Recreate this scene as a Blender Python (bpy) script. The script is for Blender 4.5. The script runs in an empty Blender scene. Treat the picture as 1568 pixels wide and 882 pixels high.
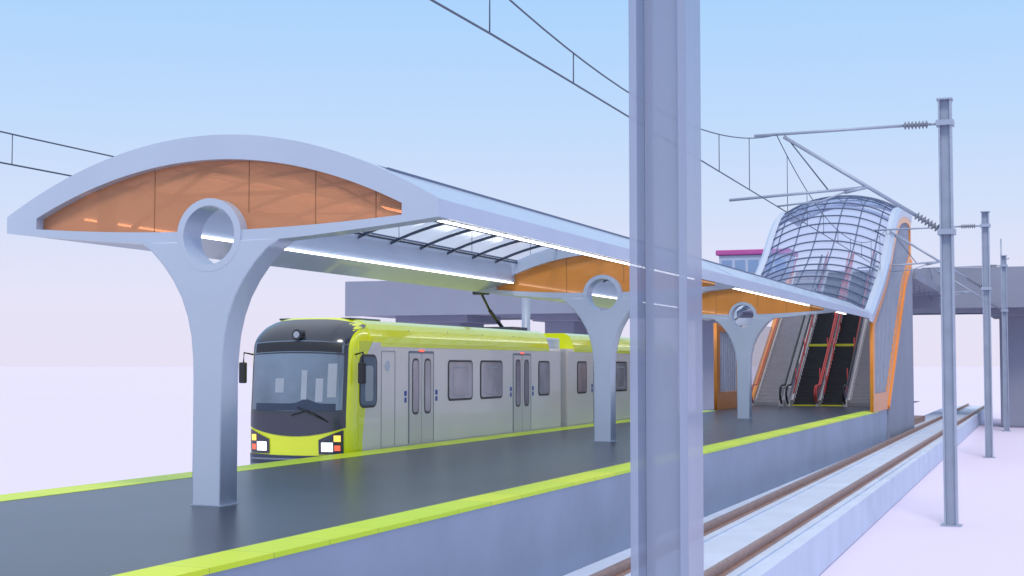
import bpy, math, random, bmesh
from mathutils import Vector, Matrix
random.seed(3)
S=bpy.context.scene
COL=S.collection
# ------------------------------------------------------------------ materials
def pm(name,col,rough=.5,metal=0.,var=.06,scale=2.,bump=0.,spec=.5,emit=None,es=0.,coat=0.):
    m=bpy.data.materials.new(name); m.use_nodes=True
    nt=m.node_tree; b=nt.nodes['Principled BSDF']
    b.inputs['Roughness'].default_value=rough; b.inputs['Metallic'].default_value=metal
    b.inputs['Specular IOR Level'].default_value=spec
    b.inputs['Coat Weight'].default_value=coat
    tc=nt.nodes.new('ShaderNodeTexCoord'); n=nt.nodes.new('ShaderNodeTexNoise')
    n.inputs['Scale'].default_value=scale; n.inputs['Detail'].default_value=6
    nt.links.new(tc.outputs['Object'],n.inputs['Vector'])
    r=nt.nodes.new('ShaderNodeValToRGB')
    r.color_ramp.elements[0].position=.3; r.color_ramp.elements[1].position=.7
    r.color_ramp.elements[0].color=tuple(max(0,c*(1-var)) for c in col)+(1,)
    r.color_ramp.elements[1].color=tuple(min(1,c*(1+var)) for c in col)+(1,)
    nt.links.new(n.outputs['Fac'],r.inputs['Fac']); nt.links.new(r.outputs['Color'],b.inputs['Base Color'])
    if bump:
        bp=nt.nodes.new('ShaderNodeBump'); bp.inputs['Strength'].default_value=bump; bp.inputs['Distance'].default_value=.02
        n2=nt.nodes.new('ShaderNodeTexNoise'); n2.inputs['Scale'].default_value=scale*12; n2.inputs['Detail'].default_value=4
        nt.links.new(tc.outputs['Object'],n2.inputs['Vector'])
        nt.links.new(n2.outputs['Fac'],bp.inputs['Height']); nt.links.new(bp.outputs['Normal'],b.inputs['Normal'])
    if emit:
        b.inputs['Emission Color'].default_value=emit+(1,); b.inputs['Emission Strength'].default_value=es
    return m
def glassm(name,tint,alpha,rough=.05,tcol=(1,1,1)):
    """thin sheet: part transparent, part glossy/diffuse tinted"""
    m=bpy.data.materials.new(name); m.use_nodes=True
    nt=m.node_tree; b=nt.nodes['Principled BSDF']; out=nt.nodes['Material Output']
    b.inputs['Roughness'].default_value=rough
    tc=nt.nodes.new('ShaderNodeTexCoord'); n=nt.nodes.new('ShaderNodeTexNoise'); n.inputs['Scale'].default_value=.6
    nt.links.new(tc.outputs['Object'],n.inputs['Vector'])
    r=nt.nodes.new('ShaderNodeValToRGB')
    r.color_ramp.elements[0].color=tuple(c*.93 for c in tint)+(1,); r.color_ramp.elements[1].color=tuple(min(1,c*1.07) for c in tint)+(1,)
    nt.links.new(n.outputs['Fac'],r.inputs['Fac']); nt.links.new(r.outputs['Color'],b.inputs['Base Color'])
    t=nt.nodes.new('ShaderNodeBsdfTransparent'); t.inputs['Color'].default_value=tcol+(1,)
    mx=nt.nodes.new('ShaderNodeMixShader'); mx.inputs['Fac'].default_value=alpha
    nt.links.new(t.outputs[0],mx.inputs[1]); nt.links.new(b.outputs[0],mx.inputs[2]); nt.links.new(mx.outputs[0],out.inputs['Surface'])
    return m
M=dict(
 white=pm('painted_steel',(.48,.55,.70),.34,0,.03,.8,0,.5,None,0,.2),
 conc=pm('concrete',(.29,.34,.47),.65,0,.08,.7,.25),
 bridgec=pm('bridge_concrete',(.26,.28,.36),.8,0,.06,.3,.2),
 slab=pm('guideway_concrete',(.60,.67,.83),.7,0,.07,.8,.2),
 paving=pm('platform_paving',(.038,.044,.066),.30,0,.16,.4,.05,.5),
 rail=pm('rail_rust',(.36,.21,.17),.45,.15,.15,3),
 railtop=pm('rail_head',(.50,.42,.42),.3,.8,.1,3),
 pole=pm('galvanised_steel',(.36,.41,.52),.4,.2,.08,2),
 wire=pm('wire_dark',(.11,.13,.19),.5,.4),
 insul=pm('insulator',(.22,.24,.3),.3),
 orange=pm('orange_paint',(.82,.28,.035),.3,0,.06,2,0,.5,None,0,.3),
 glass=glassm('roof_glass',(.40,.52,.72),.22,.05,(.90,.95,1)),
 hood=glassm('hood_glass',(.34,.43,.70),.36,.05,(.85,.90,1)),
 orangeg=glassm('orange_glazing',(.88,.36,.08),.80,.06,(1,.6,.35)),
 orangef=glassm('orange_glazing_end',(.74,.36,.19),.62,.05,(.95,.55,.36)),
 brace=pm('brace_steel',(.30,.13,.06),.5),
 tpole=glassm('pole_clear_coat',(.38,.43,.57),.72,.12,(.93,.95,1)),
 mesh=glassm('mesh_panel',(.50,.50,.58),.35,.5),
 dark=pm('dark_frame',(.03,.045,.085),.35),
 navyb=pm('glazing_bar',(.10,.14,.25),.4),
 led=pm('led_strip',(.9,.9,.9),.4,0,.0,1,0,.5,(1,.97,.93),6),
 silver=pm('train_silver',(.72,.69,.69),.28,.04,.025,.6,0,.5,None,0,.4),
 silverd=pm('train_door_silver',(.60,.58,.60),.32,.06,.03,.6,0,.5,None,0,.2),
 green=pm('train_lime',(.76,.84,.008),.20,0,.03,1,.0,.5,None,0,.7),
 navy=pm('train_mask',(.022,.03,.05),.2,0,.05,1,0,.5,None,0,.7),
 winf=pm('window_rubber',(.02,.02,.025),.4),
 win=pm('train_window',(.27,.25,.29),.08,.0,.3,1.2,0,.9),
 wshield=pm('windshield',(.14,.19,.26),.05,.0,.30,.9,0,.9),
 seat=pm('cab_interior',(.34,.38,.45),.4),
 white_l=pm('headlamp',(.9,.9,.9),.2,0,0,1,0,.5,(1,1,1),1.5),
 yel_l=pm('marker_lamp',(.9,.6,.1),.2,0,0,1,0,.5,(1,.6,.1),.9),
 red=pm('red_paint',(.70,.07,.06),.35),
 redl=pm('red_lamp',(.8,.1,.05),.3,0,0,1,0,.5,(1,.15,.08),.8),
 blue=pm('blue_sign',(.03,.08,.4),.4),
 step=pm('stair_tread',(.66,.63,.63),.5,.0,.08,6),
 riser=pm('stair_riser',(.36,.34,.37),.6,.0,.08,6),
 dstep=pm('dark_step',(.075,.07,.08),.45,0,.2,4),
 driser=pm('dark_riser',(.03,.03,.035),.5,0,.2,4),
 rubber=pm('handrail_rubber',(.015,.015,.02),.35),
 magenta=pm('magenta_paint',(.50,.09,.34),.4),
 bell=pm('bellows',(.20,.22,.28),.7),
 yelline=pm('yellow_edge',(.70,.68,.04),.5),
 ground=pm('pale_ground',(.775,.695,.855),.95,0,.010,.01,0,.05),
)
def tactile():
    m=bpy.data.materials.new('tactile_strip'); m.use_nodes=True; nt=m.node_tree; b=nt.nodes['Principled BSDF']
    tc=nt.nodes.new('ShaderNodeTexCoord'); br=nt.nodes.new('ShaderNodeTexBrick')
    br.offset=0; br.inputs['Scale'].default_value=1; br.inputs['Brick Width'].default_value=5.0; br.inputs['Row Height'].default_value=1.2
    br.inputs['Mortar Size'].default_value=.008
    br.inputs['Color1'].default_value=(.56,.80,.012,1); br.inputs['Color2'].default_value=(.76,.88,.02,1); br.inputs['Mortar'].default_value=(.42,.52,.03,1)
    nt.links.new(tc.outputs['Object'],br.inputs['Vector']); nt.links.new(br.outputs['Color'],b.inputs['Base Color'])
    b.inputs['Roughness'].default_value=.4; b.inputs['Specular IOR Level'].default_value=.35
    v=nt.nodes.new('ShaderNodeTexVoronoi'); v.inputs['Scale'].default_value=14; v.inputs['Randomness'].default_value=0
    nt.links.new(tc.outputs['Object'],v.inputs['Vector'])
    bp=nt.nodes.new('ShaderNodeBump'); bp.inputs['Strength'].default_value=.12; bp.inputs['Distance'].default_value=.004; bp.invert=True
    nt.links.new(v.outputs['Distance'],bp.inputs['Height']); nt.links.new(bp.outputs['Normal'],b.inputs['Normal'])
    return m
M['tact']=tactile()
# ------------------------------------------------------------------ mesh helpers
def empty(name,loc=(0,0,0)):
    e=bpy.data.objects.new(name,None); e.location=loc; COL.objects.link(e); return e
def mk(name,verts,faces,mat,parent=None,smooth=False,bevel=0):
    me=bpy.data.meshes.new(name); me.from_pydata([tuple(v) for v in verts],[],faces); me.update()
    bm=bmesh.new(); bm.from_mesh(me); bmesh.ops.recalc_face_normals(bm,faces=bm.faces); bm.to_mesh(me); bm.free()
    o=bpy.data.objects.new(name,me); COL.objects.link(o)
    me.materials.append(M[mat])
    if smooth:
        for p in me.polygons: p.use_smooth=True
    if parent is not None: o.parent=parent
    if bevel:
        bv=o.modifiers.new('bev','BEVEL'); bv.width=bevel; bv.segments=2; bv.limit_method='ANGLE'; bv.angle_limit=.6
    return o
def box(name,x0,x1,y0,y1,z0,z1,mat,parent=None,bevel=0):
    v=[(x,y,z) for z in (z0,z1) for y in (y0,y1) for x in (x0,x1)]
    f=[(0,2,3,1),(4,5,7,6),(0,1,5,4),(2,6,7,3),(0,4,6,2),(1,3,7,5)]
    return mk(name,v,f,mat,parent,False,bevel)
def prism(name,poly,a0,a1,mat,parent=None,axis='Y',bevel=0,smooth=False):
    n=len(poly)
    if axis=='Y': v=[(p[0],a0,p[1]) for p in poly]+[(p[0],a1,p[1]) for p in poly]
    else: v=[(a0,p[0],p[1]) for p in poly]+[(a1,p[0],p[1]) for p in poly]
    f=[tuple(range(n)),tuple(range(2*n-1,n-1,-1))]+[(i,(i+1)%n,n+(i+1)%n,n+i) for i in range(n)]
    return mk(name,v,f,mat,parent,smooth,bevel)
def ringsolid(name,O,I,y0,y1,mat,parent=None,axis='Y'):
    n=len(O)
    def P(p,a): return (p[0],a,p[1]) if axis=='Y' else (a,p[0],p[1])
    v=[P(p,y0) for p in O]+[P(p,y0) for p in I]+[P(p,y1) for p in O]+[P(p,y1) for p in I]
    f=[]
    for i in range(n):
        j=(i+1)%n
        f+=[(i,j,n+j,n+i),(2*n+i,3*n+i,3*n+j,2*n+j),(i,2*n+i,2*n+j,j),(n+i,n+j,3*n+j,3*n+i)]
    return mk(name,v,f,mat,parent)
def cut_round(o,x,z,r,y):
    n=48
    c=prism('tmp_cutter',[(x+r*math.cos(2*math.pi*i/n),z+r*math.sin(2*math.pi*i/n)) for i in range(n)],y-1,y+1,'white')
    md=o.modifiers.new('b','BOOLEAN'); md.operation='DIFFERENCE'; md.object=c; md.solver='EXACT'
    dg=bpy.context.evaluated_depsgraph_get(); dg.update()
    me=bpy.data.meshes.new_from_object(o.evaluated_get(dg)); o.modifiers.clear(); o.data=me
    bpy.data.objects.remove(c)
def tubepts(name,pts,r,mat,parent=None,seg=8):
    pts=[Vector(p) for p in pts]; v=[];f=[]
    for i,p in enumerate(pts):
        a=pts[max(0,i-1)]; b=pts[min(len(pts)-1,i+1)]; d=(b-a).normalized()
        up=Vector((0,0,1)) if abs(d.z)<.95 else Vector((1,0,0))
        s=d.cross(up).normalized(); t=s.cross(d)
        for k in range(seg):
            an=2*math.pi*k/seg; v.append(p+s*(r*math.cos(an))+t*(r*math.sin(an)))
    for i in range(len(pts)-1):
        for k in range(seg):
            k2=(k+1)%seg; f.append((i*seg+k,i*seg+k2,(i+1)*seg+k2,(i+1)*seg+k))
    f.append(tuple(range(seg))); f.append(tuple((len(pts)-1)*seg+k for k in range(seg)))
    return mk(name,v,f,mat,parent,True)
def curve_solid(name,loops,depth,mat,parent,M4,bevel=0.):
    cu=bpy.data.curves.new(name,'CURVE'); cu.dimensions='2D'; cu.fill_mode='BOTH'; cu.extrude=depth/2; cu.bevel_depth=bevel; cu.bevel_resolution=2
    cu.offset=-bevel
    for lp in loops:
        sp=cu.splines.new('POLY'); sp.points.add(len(lp)-1)
        for i,p in enumerate(lp): sp.points[i].co=(p[0],p[1],0,1)
        sp.use_cyclic_u=True
    tmp=bpy.data.objects.new(name+'_c',cu); COL.objects.link(tmp)
    dg=bpy.context.evaluated_depsgraph_get()
    me=bpy.data.meshes.new_from_object(tmp.evaluated_get(dg)); bpy.data.objects.remove(tmp)
    me.transform(M4); me.materials.clear(); me.materials.append(M[mat])
    o=bpy.data.objects.new(name,me); COL.objects.link(o)
    if parent is not None: o.parent=parent
    return o
def MXZ(y): return Matrix(((1,0,0,0),(0,0,-1,y),(0,1,0,0),(0,0,0,1)))
def MYZ(x): return Matrix(((0,0,1,x),(1,0,0,0),(0,1,0,0),(0,0,0,1)))
def rrect(a0,a1,b0,b1,r,n=5):
    pts=[]
    for cx,cy,s in ((a1-r,b1-r,0),(a0+r,b1-r,90),(a0+r,b0+r,180),(a1-r,b0+r,270)):
        for k in range(n+1):
            t=math.radians(s+90*k/n); pts.append((cx+r*math.cos(t),cy+r*math.sin(t)))
    return pts
# ------------------------------------------------------------------ ground
GZ=-2.2
mk('ground',[(-4000,-600,GZ),(4000,-600,GZ),(4000,7000,GZ),(-4000,7000,GZ)],[(0,1,2,3)],'ground')
# ------------------------------------------------------------------ platform
PR,PL=-7.6,-14.75
CX=-11.0
plat=empty('station_platform')
box('platform_body',PL,PR,-8,66.7,-2.2,-.012,'conc',plat)
box('paving',PL+.03,PR-.03,-8,82,-.03,0,'paving',plat)
box('edge_strip',PR-.54,PR+.01,-8,63.5,-.05,.006,'tact',plat)
box('edge_strip_far',PL-.01,PL+.72,-8,61.5,-.05,.006,'tact',plat)
# ------------------------------------------------------------------ guideways
gw=empty('track_guideway')
k=.0165
def gx(x,y): return x-k*(y-25)
BF=[(0,2,3,1),(4,5,7,6),(0,1,5,4),(2,6,7,3),(0,4,6,2),(1,3,7,5)]
def skew(name,x0,x1,y0,y1,z0,z1,mat,parent):
    v=[]
    for z in (z0,z1):
        for y in (y0,y1):
            for x in (x0,x1): v.append((gx(x,y),y,z))
    return mk(name,v,BF,mat,parent)
mk('deck',[(PR+.003,-8,-2.17),(gx(-4.6,-8),-8,-2.17),(PR+.003,76,-2.17),(gx(-4.6,76),76,-2.17),
           (PR+.003,-8,-1.43),(gx(-4.6,-8),-8,-1.43),(PR+.003,76,-1.43),(gx(-4.6,76),76,-1.43)],BF,'slab',gw)
mk('deck_far',[(-8.9,76.003,-2.17),(gx(-4.6,76),76.003,-2.17),(-9.6,128,-2.17),(gx(-4.6,128),128,-2.17),
           (-8.9,76.003,-1.43),(gx(-4.6,76),76.003,-1.43),(-9.6,128,-1.43),(gx(-4.6,128),128,-1.43)],BF,'slab',gw)
skew('outer_curb',-4.78,-4.59,-8,128,-2.18,-1.36,'slab',gw)
k=.012
for i,x in enumerate((-6.75,-5.25)):
    skew('plinth_%d'%i,x-.26,x+.26,-8,128,-1.44,-1.395,'slab',gw)
    skew('rail_foot_%d'%i,x-.10,x+.10,-8,128,-1.398,-1.36,'rail',gw)
    skew('rail_web_%d'%i,x-.025,x+.025,-8,128,-1.362,-1.25,'rail',gw)
    skew('rail_cap_%d'%i,x-.05,x+.05,-8,128,-1.262,-1.215,'rail',gw)
    skew('rail_shine_%d'%i,x-.022,x+.022,-8,128,-1.216,-1.211,'railtop',gw)
box('end_kerb',-10.6,-8.25,78.5,92,-1.6,-1.1,'rail',gw)
gl=empty('track_guideway')
box('deck',-18.3,PL-.003,-8,130,-2.17,-1.2,'slab',gl)
for i,x in enumerate((-16.97,-15.47)):
    box('rail_%d'%i,x-.035,x+.035,-8,130,-1.2,-1.03,'rail',gl)
# ------------------------------------------------------------------ canopy
can=empty('platform_canopy')
HW=3.42; RZ=3.69
def top(u): return 5.07-.0864*u*u
def lens_frame(y0,y1,tag):
    N=36; O=[];I=[]
    for i in range(N+1):
        s=-1+2*i/N; u=HW*s; v=2.9*s
        O.append((CX+u,top(u))); I.append((CX+v,4.73-.0845*v*v))
    for i in range(N+1):
        s=1-2*i/N; u=HW*s; v=2.9*s; au=abs(u)
        O.append((CX+u,3.60 if au<1 else 3.60+.22*((au-1)/2.42)**1.2)); I.append((CX+v,3.745+.12*s*s))
    ym=(y0+y1)/2
    o=ringsolid('end_frame_'+tag,O,I,y0,y1,'white',can); cut_round(o,CX,RZ,.44,ym)
    o=prism('orange_panel_'+tag,I,ym-.02,ym+.02,'orangef' if tag=='0' else 'orangeg',can); cut_round(o,CX,RZ,.44,ym)
    for u in (-1.0,.52,1.55,2.45):
        t=4.73-.0845*u*u; b=3.745+.12*(u/2.9)**2
        if abs(u)<.6: b=4.0
        box('joint_%s_%d'%(tag,int(u*100)),CX+u-.005,CX+u+.005,ym-.026,ym-.0203,b,t,'brace',can)
COLS=[17.5,35.6,52.6]
YE=61.6
for i,y in enumerate(COLS): lens_frame(y-.2,y+.16,str(i))
yb_=17.58
def br_(n,a,b,r): tubepts('bracing_'+n,[(CX+a[0],yb_,a[1]),(CX+b[0],yb_,b[1])],r,'brace',can,6)
br_('a',(-1.45,3.85),(-.15,4.66),.04); br_('b',(-.8,4.28),(1.2,4.27),.035); br_('c',(1.5,4.48),(2.55,3.95),.02)
br_('d',(-.8,4.22),(-.2,4.12),.02); br_('e',(-.85,4.12),(-.85,4.32),.03); br_('f',(-2.3,4.12),(-1.2,4.52),.014); br_('g',(.6,3.98),(2.4,3.93),.014)
box('bracing_post',CX-2.02,CX-1.74,17.53,17.63,3.80,4.36,'brace',can)
for sgn,tag in ((1,'r'),(-1,'l')):
    poly=[(CX+sgn*(HW-.004),3.824),(CX+sgn*(HW-.004),4.055),(CX+sgn*2.46,4.545),(CX+sgn*2.40,4.06)]
    prism('edge_beam_'+tag,poly,COLS[0]+.159,YE,'white',can)
    ys_=[17.75,35.3,35.9,52.3,52.9,61.4]
    for a in range(3):
        box('led_%s_%d'%(tag,a),CX+sgn*2.385-.025,CX+sgn*2.385+.025,ys_[2*a],ys_[2*a+1],4.015,4.04,'led',can)
    box('gutter_'+tag,CX+sgn*2.49-.025,CX+sgn*2.49+.025,COLS[0]+.2,YE,4.52,4.553,'navyb',can)
def arc(u0,u1,dz,n=20): return [(CX+u0+(u1-u0)*i/n, top(u0+(u1-u0)*i/n)+dz) for i in range(n+1)]
g=arc(-2.45,2.45,-.03)
v=[(p[0],COLS[0]+.17,p[1]) for p in g]+[(p[0],YE,p[1]) for p in g]
mk('roof_glass',v,[(i,i+1,len(g)+i+1,len(g)+i) for i in range(len(g)-1)],'glass',can,True)
y=COLS[0]+1.5; q=0
while y<YE:
    if min(abs(y-c) for c in COLS)>.4:
        a=arc(-2.42,2.42,-.04); b=arc(-2.42,2.42,-.10)[::-1]
        prism('roof_rib_%d'%q,a+b,y-.025,y+.025,'dark',can)
    q+=1; y+=1.52
for j,u in enumerate((-2.3,-1.2,0,1.2,2.3)):
    box('purlin_%d'%j,CX+u-.02,CX+u+.02,COLS[0]+.18,YE,top(u)-.085,top(u)-.045,'dark',can)
    box('cap_%d'%j,CX+u-.02,CX+u+.02,COLS[0]+.18,YE,top(u)-.028,top(u)-.012,'navyb',can)
def column(y):
    e=empty('canopy_column')
    R=[(.225,0),(.225,1.7),(.235,2.0),(.265,2.3),(.33,2.58),(.43,2.84),(.57,3.08),(.74,3.30),(.92,3.48),(1.10,3.61)]
    zc=RZ; ro=.44
    out=[(CX+a,b) for a,b in R]
    th=math.asin((3.61-zc)/ro)
    out+=[(CX+ro*math.cos(th-(math.pi+2*th)*i/28), zc+ro*math.sin(th-(math.pi+2*th)*i/28)) for i in range(29)]
    out+=[(CX-a,b) for a,b in reversed(R)]
    curve_solid('shaft_and_arms',[out],.40,'white',e,MXZ(y),.022)
    n=48
    O=[(CX+.505*math.cos(2*math.pi*i/n),zc+.505*math.sin(2*math.pi*i/n)) for i in range(n)]
    I=[(CX+.405*math.cos(2*math.pi*i/n),zc+.405*math.sin(2*math.pi*i/n)) for i in range(n)]
    ringsolid('ring',O,I,y-.225,y+.225,'white',e)
    box('base_plate',CX-.25,CX+.25,y-.23,y+.23,0,.012,'pole',e)
for y in COLS: column(y)
# ------------------------------------------------------------------ escalator portal
por=empty('escalator_entrance')
PX=-10.45; PH=2.9
prof=[(60.9,3.92),(61.6,3.98),(63.9,4.85),(65.9,5.65),(67.9,6.70),(69.6,7.85),(71.3,8.80),(73.0,9.30),(75.5,9.55),(78.0,9.50)]
def cr(p0,p1,p2,p3,t):
    return tuple(.5*((2*b)+(c-a)*t+(2*a-5*b+4*c-d)*t*t+(3*b-a-3*c+d)*t**3) for a,b,c,d in zip(p0,p1,p2,p3))
def dense(P,n=6):
    r=[]
    for i in range(len(P)-1):
        p0=P[max(0,i-1)];p3=P[min(len(P)-1,i+2)]
        for s in range(n): r.append(cr(p0,P[i],P[i+1],p3,s/n))
    r.append(P[-1]); return r
D=dense(prof,5)
nu=24
def hz(u,z): return z+.90*(1-(abs(u)/PH)**2.3)
v=[];f=[]
UU=[-2.75+5.5*i/nu for i in range(nu+1)]
for (y,z) in D:
    for u in UU: v.append((PX+u,y,hz(u,z)-.05))
for a in range(len(D)-1):
    for i in range(nu):
        f.append((a*(nu+1)+i,a*(nu+1)+i+1,(a+1)*(nu+1)+i+1,(a+1)*(nu+1)+i))
mk('hood_glass',v,f,'hood',por,True)
acc=0;last=-9
for a in range(1,len(D)):
    acc+=(Vector(D[a])-Vector(D[a-1])).length
    if acc-last>.70:
        last=acc; y,z=D[a]
        tubepts('hood_rib_%d'%a,[(PX+u,y,hz(u,z)+.02) for u in UU],.036,'navyb',por,6)
for j in range(6):
    u=-2.25+.9*j
    tubepts('hood_bar_%d'%j,[(PX+u,y,hz(u,z)-.03) for y,z in D],.030,'navyb',por,6)
def interp(P,y):
    for i in range(len(P)-1):
        if P[i][0]<=y<=P[i+1][0]:
            return P[i][1]+(P[i+1][1]-P[i][1])*(y-P[i][0])/(P[i+1][0]-P[i][0])
    return None
for sgn,tag in ((1,'r'),(-1,'l')):
    v=[];f=[]
    for i,(y,z) in enumerate(D):
        a=Vector(D[max(0,i-1)]);b=Vector(D[min(len(D)-1,i+1)]); d=(b-a).normalized(); n=Vector((-d.y,d.x))
        for (uu,off) in ((2.93,-.24),(2.95,.10),(2.80,.26),(2.58,.24),(2.58,-.0)):
            v.append((PX+sgn*uu,y+n.x*off,z+n.y*off))
    for i in range(len(D)-1):
        for q in range(5):
            q2=(q+1)%5; f.append((i*5+q,i*5+q2,(i+1)*5+q2,(i+1)*5+q))
    f+=[(0,1,2,3,4),tuple((len(D)-1)*5+q for q in range(5))]
    mk('hood_edge_'+tag,v,f,'white',por)
X=PX+2.85
up=[(y,z-.2) for y,z in D if 61.5<y<77.5]
loop=[(61.4,0),(66.7,0),(74.4,5.75),(77.6,7.1),(77.6,9.2)]+up[::-1]
inn=[(61.85,.75),(66.2,.75),(73.3,6.05),(77.2,7.65),(77.2,8.95)]+[(y+.3,z-.50) for y,z in D if 61.7<y<76.6][::-1]
curve_solid('side_frame',[loop,inn],.14,'orange',por,MYZ(X))
curve_solid('side_mesh',[inn],.02,'mesh',por,MYZ(X))
yy=62.1; b=0
while yy<77:
    lo=interp([(61.7,.7),(66.2,.7),(73.3,6.0),(77.2,7.65)],yy); hi=interp(D,yy)
    if lo and hi and hi-.5>lo: box('bar_%d'%b,X-.03,X+.03,yy-.025,yy+.025,lo,hi-.5,'pole',por)
    yy+=.5; b+=1
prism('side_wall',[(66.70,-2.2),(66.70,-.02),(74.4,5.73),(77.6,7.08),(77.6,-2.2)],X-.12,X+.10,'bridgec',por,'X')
prism('side_rim',[(66.70,0),(74.4,5.75),(77.6,7.1),(77.6,7.35),(74.3,6.0),(66.55,.15)],X-.13,X+.13,'orange',por,'X')
XE=-14.35
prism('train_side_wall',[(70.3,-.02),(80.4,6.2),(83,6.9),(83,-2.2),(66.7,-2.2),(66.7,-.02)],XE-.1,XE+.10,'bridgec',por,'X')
prism('train_side_rim',[(70.3,0),(80.4,6.2),(83,6.9),(83,7.2),(80.3,6.5),(70.0,.3),(69.6,.3),(69.6,0)],XE-.13,XE+.13,'orange',por,'X')
curve_solid('train_side_frame',[[(62.6,0),(67.5,0),(67.5,3.75),(62.6,3.75)],[(63.2,.75),(67.1,.75),(67.1,3.4),(63.2,3.4)]],.14,'orange',por,MYZ(XE))
curve_solid('train_side_mesh',[[(63.2,.75),(67.1,.75),(67.1,3.4),(63.2,3.4)]],.02,'mesh',por,MYZ(XE))
for j in range(8): box('train_side_bar_%d'%j,XE-.03,XE+.03,63.5+j*.45,63.55+j*.45,.75,3.4,'pole',por)
curve_solid('train_side_mesh_b',[[(67.55,.1),(69.6,.1),(70,.35),(75.8,3.9),(67.55,3.9)]],.02,'mesh',por,MYZ(XE))
box('portal_head',-14.45,PX-2.93,66.9,67.3,3.75,4.1,'white',por)
tubepts('hood_end_arch',[(PX+u,78.0,hz(u,9.45)) for u in UU],.14,'white',por,8)
tubepts('hood_mid_arch',[(PX+u,71.3,hz(u,8.6)) for u in UU],.07,'white',por,8)
SL=.60; Y0=70.3; SX=-11.2
nst=39
def steps(name,u0,u1,mt,mr_,n,rise=.18):
    run=rise/SL; x0,x1=SX+u0,SX+u1
    v=[];f=[];v2=[];f2=[]
    for i in range(n):
        ya=Y0+i*run; z=(i+1)*rise
        b=len(v); v+=[(x0,ya,z),(x1,ya,z),(x1,ya+run,z),(x0,ya+run,z)]; f.append((b,b+1,b+2,b+3))
        b=len(v2); v2+=[(x0,ya,z-rise),(x1,ya,z-rise),(x1,ya,z),(x0,ya,z)]; f2.append((b,b+1,b+2,b+3))
    mk(name+'_treads',v,f,mt,por); mk(name+'_risers',v2,f2,mr_,por); return Y0+n*run
yt=steps('stair_left',-2.95,-1.72,'step','riser',nst)
steps('escalator_a',-1.15,.02,'dstep','driser',nst)
steps('escalator_b',.16,1.30,'dstep','driser',nst)
steps('stair_right',1.50,3.2,'step','riser',nst)
box('upper_landing',-14.3,PX+2.7,yt,100.2,6.6,7.0,'bridgec',por)
def slope(name,u0,u1,h0,h1,mat,ya=Y0-.9):
    x0,x1=SX+u0,SX+u1
    zt=(yt-Y0)*SL
    prism(name,[(ya,max(0,h0)),(Y0,h0),(yt,zt+h0),(yt,zt+h1),(Y0,h1),(ya,h1*.95)],x0,x1,mat,por,'X')
for i,(u,w) in enumerate(((-3.0,.08),(-1.70,.22),(-1.34,.18),(.03,.12),(1.31,.18),(3.22,.1))):
    slope('skirt_%d'%i,u,u+w,0,.30,'silver')
for i,u in enumerate((-1.55,-1.26,.09,1.38)):
    slope('balustrade_%d'%i,u-.012,u+.012,.3,.9,'mesh')
for i,u in enumerate((-2.9,-1.55,-1.26,.05,.13,1.38,3.2)):
    dark=i in(1,2,5)
    pts=[(SX+u,Y0-.9,.15),(SX+u,Y0-1.2,.35),(SX+u,Y0-1.3,.6),(SX+u,Y0-1.15,.88),(SX+u,Y0-.8,.98),(SX+u,Y0,1.0),(SX+u,yt,(yt-Y0)*SL+1.0)]
    tubepts('handrail_%d'%i,pts,.055 if dark else .035,'rubber' if dark else 'red',por,6)
for i,u in enumerate((-1.2,-.05,.23,1.25)):
    yy=Y0+.4
    tubepts('red_rail_%d'%i,[(SX+u,yy,.6),(SX+u,yt,(yt-yy)*SL+1.4)],.035,'red',por,6)
    for kx in range(4):
        y1=Y0+1+kx*2.5; tubepts('red_post_%d_%d'%(i,kx),[(SX+u,y1,(y1-Y0)*SL),(SX+u,y1,(y1-Y0)*SL+1.2)],.025,'red',por,6)
box('comb_strip',SX-1.15,SX+1.30,Y0-.10,Y0-.01,0,.06,'yelline',por)
ym=Y0+4.6
box('mid_strip',SX-1.15,SX+1.30,ym,ym+.08,(ym-Y0)*SL+.12,(ym-Y0)*SL+.24,'yelline',por)
# ------------------------------------------------------------------ bridge
br=empty('concrete_overpass')
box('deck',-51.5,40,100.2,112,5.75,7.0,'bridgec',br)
box('parapet_front',-51.5,40,99.9,100.2,5.65,8.3,'bridgec',br,.03)
box('parapet_back',-51.5,40,112,112.3,5.65,8.3,'bridgec',br)
for i,x in enumerate((-45.5,-35.5,-24,-3.2,10,24)):
    w=2.0 if i==0 else 1.2
    box('pier_%d'%i,x-w,x+w,103.5,108.5,GZ,5.4,'bridgec',br,.15)
    box('pier_cap_%d'%i,x-w*1.5,x+w*1.5,102.5,109.5,5.2,5.76,'bridgec',br,.05)
kp=empty('bridge_pavilion')
box('walls',-23.3,-18.4,103,106,7,9.75,'white',kp,.05)
box('roof',-23.5,-18.2,102.8,106.2,9.75,10.12,'magenta',kp,.06)
for i in range(5): box('window_%d'%i,-23.1+i*.95,-22.35+i*.95,102.97,102.99,8.2,9.4,'glass',kp)
sp=empty('flagpole'); tubepts('mast',[(-4.1,101,7.0),(-4.1,101,10.2)],.05,'pole',sp)
tubepts('arm',[(-4.1,101,8.8),(-3.6,101,8.9)],.04,'pole',sp)
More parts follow.
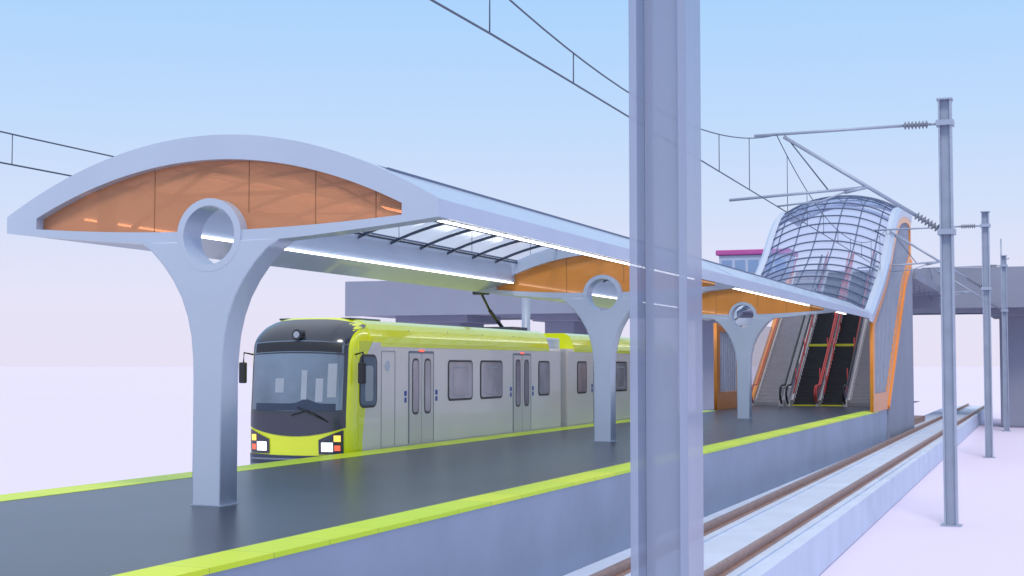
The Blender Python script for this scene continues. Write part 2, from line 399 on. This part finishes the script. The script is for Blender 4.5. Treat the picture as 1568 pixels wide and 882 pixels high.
# ------------------------------------------------------------------ OCS poles
def hbeam(name,x,y,z0,z1,w,d,mat,parent):
    t=.028
    box(name+'_flange_a',x-w/2,x-w/2+t*1.6,y-d/2,y+d/2,z0,z1,mat,parent)
    box(name+'_flange_b',x+w/2-t*1.6,x+w/2,y-d/2,y+d/2,z0,z1,mat,parent)
    box(name+'_web',x-w/2+t*1.6+.002,x+w/2-t*1.6-.002,y-.018,y+.018,z0,z1,mat,parent)
def insulator(name,p,q,parent,n=7,r=.11):
    p=Vector(p);q=Vector(q)
    d=(q-p); v=[];f=[];seg=10
    dn=d.normalized(); up=Vector((0,1,0)); s=dn.cross(up).normalized(); t=s.cross(dn)
    pr=[]
    for i in range(n):
        a=i/n; pr+=[(a+.02,.04),(a+.45/n,r),(a+.6/n,r),(a+.95/n,.04)]
    for (a,rr) in pr:
        c=p+d*a
        for k2 in range(seg):
            an=2*math.pi*k2/seg; v.append(c+s*rr*math.cos(an)+t*rr*math.sin(an))
    for i in range(len(pr)-1):
        for k2 in range(seg):
            f.append((i*seg+k2,i*seg+(k2+1)%seg,(i+1)*seg+(k2+1)%seg,(i+1)*seg+k2))
    mk(name,v,f,'insul',parent,True)
def ocs(x,y,mat='pole'):
    e=empty('catenary_pole')
    hbeam('mast',x,y,GZ,8.8,.33,.36,mat,e)
    box('base_plate',x-.26,x+.26,y-.26,y+.26,GZ,GZ+.03,'pole',e)
    box('top_cap',x-.20,x+.20,y-.21,y+.21,8.8,8.84,'pole',e)
    for z in (8.2,5.36):
        box('clamp_%d'%int(z*10),x-.22,x+.22,y-.23,y+.23,z-.07,z+.07,'pole',e)
    def P(dxx,z): return (x+dxx,y,z)
    tubepts('bracket_top',[P(-.2,8.2),P(-.42,8.2)],.035,'pole',e)
    insulator('insulator_top',P(-.42,8.2),P(-1.05,8.2),e)
    tubepts('top_tube',[P(-1.05,8.2),P(-5.0,8.15)],.04,'pole',e)
    insulator('insulator_low',P(-.2,5.45),P(-.78,5.83),e)
    tubepts('diagonal',[P(-.78,5.83),P(-4.2,8.08)],.05,'pole',e)
    tubepts('reg_tube',[P(-2.0,6.62),P(-5.7,6.42)],.04,'pole',e)
    tubepts('strut',[P(-2.0,6.62),P(-2.6,6.50)],.045,'pole',e)
    tubepts('steady_arm',[P(-2.4,6.58),P(-3.2,6.30),P(-4.4,6.20)],.025,'pole',e)
    tubepts('hanger_a',[P(-4.15,8.1),P(-3.0,6.55)],.018,'wire',e)
    return e
POL=[(-2.15,8.15),(-2.93,39.5),(-3.46,69.2),(-3.8,97.3),(-4.25,126)]
for i,(x,y) in enumerate(POL): ocs(x,y,'tpole' if i==0 else 'pole')
wi=empty('overhead_wires')
spans=[(-24,8.15),(8.15,39.5),(39.5,69.2),(69.2,97.3),(97.3,126)]
def xm(y): return -6.95 if y<18 else -6.95-.0175*(y-18)
for i,(a,b) in enumerate(spans):
    m=(a+b)/2;h=(b-a)/2
    def mz(y): return 6.62+1.53*((y-m)/h)**2
    tubepts('messenger_%d'%i,[(xm(a+(b-a)*j/30),a+(b-a)*j/30,mz(a+(b-a)*j/30)) for j in range(31)],.014,'wire',wi,5)
    tubepts('contact_%d'%i,[(xm(a+(b-a)*j/10),a+(b-a)*j/10,6.2) for j in range(11)],.016,'wire',wi,5)
    y=a+1.75; j=0
    while y<b-.5:
        tubepts('dropper_%d_%d'%(i,j),[(xm(y),y,mz(y)),(xm(y),y,6.2)],.010,'wire',wi,4); y+=(3.6 if i!=1 or j!=1 else 3.9) if j else 7.3-3.6; j+=1
wl=empty('overhead_wires')
tubepts('messenger',[(-16.3,y,5.72+.0009*(y-22)**2) for y in range(-10,60,3)],.014,'wire',wl,5)
tubepts('contact',[(-16.3,-10,5.22),(-16.3,60,5.22)],.015,'wire',wl,5)
for y in range(-5,60,5): tubepts('dropper_%d'%y,[(-16.3,y-.35,5.22),(-16.3,y-.35,5.72+.0009*(y-.35-22)**2)],.010,'wire',wl,4)
lp=empty('steel_post'); tubepts('post',[(-18.8,51,GZ),(-18.8,51,4.4)],.16,'pole',lp,12)
# ------------------------------------------------------------------ train
tr=empty('light_rail_train')
TC=-16.23; W=1.325; D0=.60
def wz(z):
    if z<2.3: return W
    if z<2.75: return W-.12*((z-2.3)/.45)**1.5
    return W-.12-.33*((z-2.75)/.25)**1.5
def yf(z):
    r=29.05
    if z<.3: r+=.05*(.3-z)
    if z>.8: r+=.075*(z-.8)
    if z>2.25: r+=.75*((z-2.25)/.75)**2.4
    return r
def ys(x,z):
    w=wz(z); a=min(1,abs(x)/w); return yf(z)+D0*(1-(1-a**4.0)**(1/3.2))
zs=[-.75,-.4,-.1,.2,.5,.8,1.2,1.6,2.0,2.25,2.4,2.5,2.6,2.7,2.78,2.85,2.91,2.96,3.0]
v=[];f=[];nx=48
def shell_row(z):
    w=wz(z); row=[(TC-w,30.6,z)]
    for i in range(nx+1):
        th=-math.pi/2+math.pi*i/nx; x=w*math.sin(th)
        row.append((TC+x,ys(x,z),z))
    row.append((TC+w,30.6,z)); return row
rows=[shell_row(z) for z in zs]; R=len(rows[0])
for r in rows: v+=r
for a in range(len(rows)-1):
    for i in range(R-1): f.append((a*R+i,a*R+i+1,(a+1)*R+i+1,(a+1)*R+i))
mk('cab_shell',v,f,'green',tr,True)
mk('cab_roof_cap',rows[-1],[tuple(range(R))],'navy',tr)
def patch(name,x0,x1,zb,zt,off,mat,nx=30,nz=24):
    v=[];f=[]
    for j in range(nz+1):
        for i in range(nx+1):
            x=x0+(x1-x0)*i/nx; z=zb(x)+(zt(x)-zb(x))*j/nz
            e=.004; gxn=(ys(x+e,z)-ys(x-e,z))/(2*e) if abs(x)<wz(z)-.02 else 3*(1 if x>0 else -1)
            n=Vector((gxn,-1,0)).normalized()
            v.append((TC+x+n.x*off,ys(x,z)+n.y*off,z))
    for j in range(nz):
        for i in range(nx):
            a=j*(nx+1)+i; f.append((a,a+1,a+nx+2,a+nx+1))
    return mk(name,v,f,mat,tr,True)
patch('mask',-1.20,1.20,lambda x:.33+.20*(x/1.2)**2,lambda x:2.965-.14*(abs(x)/1.2)**3,.010,'navy',30,40)
patch('windshield',-1.13,1.13,lambda x:.92-.03*(1-(x/1.13)**2),lambda x:2.14+.04*(1-(x/1.13)**2),.020,'wshield')
patch('sign_band',-1.12,1.12,lambda x:2.17+.04*(1-(x/1.13)**2),lambda x:2.42+.05*(1-(x/1.13)**2),.018,'wshield',30,4)
patch('sign_band_inner',-1.08,1.08,lambda x:2.19+.04*(1-(x/1.13)**2),lambda x:2.40+.05*(1-(x/1.13)**2),.024,'winf',30,4)
patch('bumper',-1.24,1.24,lambda x:-.75,lambda x:-.10+.03*(x/1.2)**2,.014,'dark')
for j in range(3): patch('bumper_groove_%d'%j,-1.2,1.2,lambda x:-.2-.13*j,lambda x:-.16-.13*j,.03,'bell',30,2)
for s in (-1,1):
    a,b=(.62,1.16)
    x0,x1=(a,b) if s>0 else (-b,-a)
    patch('lamp_housing_%d'%s,x0,x1,lambda x:-.06,lambda x:.26+.22*(abs(x)-.62)/.54,.022,'navy',10,8)
    c=s*.82
    patch('headlamp_%d'%s,c-.13,c+.13,lambda x:.0,lambda x:.20,.032,'white_l',6,4)
    c=s*1.04
    patch('marker_%d'%s,c-.07,c+.07,lambda x:.22,lambda x:.36,.032,'yel_l',4,4)
    patch('taillamp_%d'%s,c-.06,c+.06,lambda x:.02,lambda x:.14,.032,'redl',4,4)
    mo=TC+s*1.52
    tubepts('mirror_arm_%d'%s,[(TC+s*1.28,29.5,2.15),(mo,29.42,2.2),(mo,29.4,1.95)],.022,'rubber',tr)
    box('mirror_%d'%s,mo-.09,mo+.09,29.33,29.43,1.50,1.98,'rubber',tr,.03)
def disc(name,x,y,z,r,d,mat,n=20):
    prism(name,[(x+r*math.cos(2*math.pi*i/n),z+r*math.sin(2*math.pi*i/n)) for i in range(n)],y,y+d,mat,tr)
disc('top_lamp_rim',TC,29.14,2.60,.12,.25,'winf'); disc('top_lamp',TC,29.12,2.60,.075,.02,'seat')
tubepts('wiper',[(TC-.05,29.01,.80),(TC+.35,29.02,.92),(TC+.75,29.04,.72)],.013,'rubber',tr,5)
tubepts('wiper_blade',[(TC+.1,29.0,.98),(TC+.85,29.05,.66)],.013,'rubber',tr,5)
box('coupler',TC+.45,TC+.75,28.85,29.1,-.62,-.35,'silverd',tr,.03)
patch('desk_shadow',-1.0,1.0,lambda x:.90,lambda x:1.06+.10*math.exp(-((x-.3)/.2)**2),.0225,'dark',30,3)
for i,(xa,w_,z0_,zt) in enumerate(((-.50,.22,1.3,1.62),(.16,.14,1.15,1.80),(.52,.18,1.1,1.62),(.80,.2,1.2,1.95))):
    patch('seat_back_%d'%i,xa,xa+w_,lambda x:z0_,lambda x:zt,.0225,'seat',4,3)
X1=TC+W
def rrwin(tag,y0,y1,z0,z1,x=X1,r=.13,fr=.055,mat='win'):
    curve_solid('win_frame_'+tag,[rrect(y0,y1,z0,z1,r)],.02,'winf',tr,MYZ(x+.002))
    curve_solid('win_glass_'+tag,[rrect(y0+fr,y1-fr,z0+fr,z1-fr,r*.7)],.02,mat,tr,MYZ(x+.007))
    if y1-y0>1.2:
        curve_solid('win_inner_'+tag,[rrect(y0+.3,y1-.35,z0+.12,z1-.18,.08),rrect(y0+.33,y1-.38,z0+.15,z1-.21,.06)],.02,'seat',tr,MYZ(x+.0085))
def door(tag,y0,y1,x=X1):
    z1=2.2;z0=-.05
    curve_solid('door_gap_'+tag,[rrect(y0-.06,y1+.06,z0-.1,z1+.06,.05)],.02,'bell',tr,MYZ(x-.006))
    m=(y0+y1)/2
    for j,(a,b) in enumerate(((y0,m-.012),(m+.012,y1))):
        curve_solid('door_leaf_%s_%d'%(tag,j),[rrect(a,b,z0-.08,z1,.03)],.02,'silverd',tr,MYZ(x+.001))
        c=(a+b)/2
        curve_solid('door_wf_%s_%d'%(tag,j),[rrect(c-.20,c+.20,.72,2.08,.14)],.02,'winf',tr,MYZ(x+.006))
        curve_solid('door_wg_%s_%d'%(tag,j),[rrect(c-.16,c+.16,.77,2.03,.1)],.02,'win',tr,MYZ(x+.010))
    curve_solid('door_lamp_'+tag,[rrect(m-.14,m+.14,2.24,2.29,.02)],.03,'redl',tr,MYZ(x+.006))
    for yy in (y0-.22,y1+.22):
        curve_solid('door_sign_%s_%d'%(tag,int(yy*10)),[rrect(yy-.06,yy+.06,1.18,1.30,.02)],.02,'blue',tr,MYZ(x+.002))
        curve_solid('door_sign2_%s_%d'%(tag,int(yy*10)),[rrect(yy-.05,yy+.05,1.02,1.14,.02)],.02,'blue',tr,MYZ(x+.002))
def car(ya,yb,tag):
    sec=[(TC-W,-.75),(TC+W-.001,-.75),(TC+W-.001,2.36),(TC+W-.03,2.44),(TC-W+.03,2.44),(TC-W,2.36)]
    prism('body_'+tag,sec,ya,yb,'silver',tr)
    box('under_'+tag,TC-1.2,TC+1.2,ya+.3,yb-.3,-1.0,-.74,'dark',tr)
    box('skirt_line_'+tag,X1-.01,X1+.006,ya+.1,yb-.05,-.02,.03,'silverd',tr)
car(29.95,43.55,'a')
curve_solid('cab_side_green',[[(29.6,-.75),(29.78,-.75),(29.80,.3),(29.95,1.0),(30.05,2.2),(30.3,2.46),(29.6,2.46)]],.02,'green',tr,MYZ(X1-.004))
curve_solid('cab_side_silver',[[(29.78,-.75),(30.7,-.75),(30.7,2.44),(30.3,2.44),(30.05,2.2),(29.95,1.0),(29.80,.3)]],.02,'silver',tr,MYZ(X1-.0035))
rrwin('cab',29.62,30.52,.95,2.16,r=.2,mat='wshield')
curve_solid('cab_window_inner',[rrect(29.9,30.3,1.1,1.9,.08)],.02,'seat',tr,MYZ(X1+.0085))
def roofpod(ya,yb,tag):
    L=[(W+.004,2.34),(W-.004,2.44),(W-.04,2.58),(W-.10,2.74),(W-.18,2.87),(W-.34,2.95)]
    sec=[(TC+a,b) for a,b in L]+[(TC-a,b) for a,b in reversed(L)]
    prism('roof_fairing_'+tag,sec,ya,yb,'green',tr,'Y',.0)
    yy=ya+2.2;j=0
    while yy<yb-.5:
        box('roof_seam_%s_%d'%(tag,j),TC+W-.125,TC+W-.093,yy,yy+.012,2.58,2.76,'bell',tr); yy+=2.4;j+=1
roofpod(30.25,42.5,'a')
box('roof_black_cap',TC-.95,TC+.95,30.0,31.5,2.95,3.0,'navy',tr,.03)
door('a1',32.3,33.7); door('a2',39.4,40.8)
rrwin('a1',34.65,36.3,1.0,2.05); rrwin('a2',36.85,38.5,1.0,2.05); rrwin('a3',41.5,42.5,1.0,2.05)
curve_solid('cab_door_seam',[rrect(30.75,31.5,-.2,2.25,.05),rrect(30.765,31.485,-.185,2.235,.04)],.02,'bell',tr,MYZ(X1-.004)) 
curve_solid('side_round_sign',[rrect(30.95,31.2,1.78,2.03,.12)],.02,'white',tr,MYZ(X1+.002))
box('bellows',TC-W+.08,TC+W-.08,43.55,44.25,-.7,2.40,'bell',tr)
for j in range(6): box('bellow_fold_%d'%j,TC-W+.05,TC+W-.05,43.6+j*.11,43.64+j*.11,-.7,2.43,'silverd',tr)
box('roof_unit',TC-.95,TC+.95,42.5,44.6,2.43,2.78,'white',tr,.05)
car(44.25,58.2,'b'); roofpod(44.9,57.8,'b')
rrwin('b1',45.2,46.2,1.0,2.05); door('b1',47.0,48.4); rrwin('b2',49.3,50.9,1.0,2.05); rrwin('b3',51.4,53.0,1.0,2.05); door('b2',54.0,55.4)
rrwin('b4',56.1,57.2,1.0,2.05)
tubepts('panto_low',[(TC,42.2,2.95),(TC,40.9,3.55)],.055,'rubber',tr)
tubepts('panto_up',[(TC,40.9,3.55),(TC,40.2,4.05)],.04,'rubber',tr)
tubepts('panto_head',[(TC-.25,40.2,4.05),(TC+.25,40.2,4.05)],.06,'rubber',tr)
box('panto_base',TC-.5,TC+.5,41.5,42.8,2.95,3.08,'dark',tr)
# ------------------------------------------------------------------ world / sun / camera
w=bpy.data.worlds.new('World'); S.world=w; w.use_nodes=True; nt=w.node_tree
bg=nt.nodes['Background']; tc=nt.nodes.new('ShaderNodeTexCoord'); sx=nt.nodes.new('ShaderNodeSeparateXYZ')
nt.links.new(tc.outputs['Generated'],sx.inputs[0])
rp=nt.nodes.new('ShaderNodeValToRGB'); cr_=rp.color_ramp
def lin(c): return tuple(((x/255)/12.92 if x/255<.04045 else ((x/255+.055)/1.055)**2.4) for x in c)+(1,)
stops=[(0,(233,227,247)),(.045,(232,229,250)),(.10,(214,226,251)),(.17,(192,220,254)),(.25,(172,213,255)),(.42,(168,208,252)),(.7,(236,243,255))]
cr_.elements[0].position=0; cr_.elements[0].color=lin(stops[0][1])
cr_.elements[1].position=stops[-1][0]; cr_.elements[1].color=lin(stops[-1][1])
for p,c in stops[1:-1]:
    e=cr_.elements.new(p); e.color=lin(c)
nt.links.new(sx.outputs['Z'],rp.inputs['Fac'])
sky=nt.nodes.new('ShaderNodeTexSky'); sky.sky_type='NISHITA'; sky.sun_disc=False
sd=Vector((.14,-.62,.80)).normalized()
sky.sun_elevation=math.asin(sd.z); sky.sun_rotation=math.atan2(sd.x,sd.y)
mul=nt.nodes.new('ShaderNodeVectorMath'); mul.operation='SCALE'; mul.inputs['Scale'].default_value=.1
nt.links.new(sky.outputs[0],mul.inputs[0])
mix=nt.nodes.new('ShaderNodeMix'); mix.data_type='RGBA'; mix.inputs['Factor'].default_value=.03
nt.links.new(rp.outputs['Color'],mix.inputs['A']); nt.links.new(mul.outputs[0],mix.inputs['B'])
nt.links.new(mix.outputs['Result'],bg.inputs['Color']); bg.inputs['Strength'].default_value=1.0
sl=bpy.data.lights.new('sun','SUN'); sl.energy=1.5; sl.angle=math.radians(16); sl.color=(1,.95,.88)
so=bpy.data.objects.new('sun',sl); COL.objects.link(so); so.rotation_euler=(-sd).to_track_quat('-Z','Y').to_euler()
cam=bpy.data.cameras.new('camera'); co=bpy.data.objects.new('camera',cam); COL.objects.link(co)
co.location=(0,0,1.9); co.rotation_euler=(math.radians(93.03),0,math.radians(20.78))
cam.lens=51.66; cam.sensor_width=36; cam.clip_end=12000; cam.clip_start=.1
S.camera=co
S.view_settings.view_transform='Standard'; S.view_settings.look='None'; S.view_settings.exposure=0
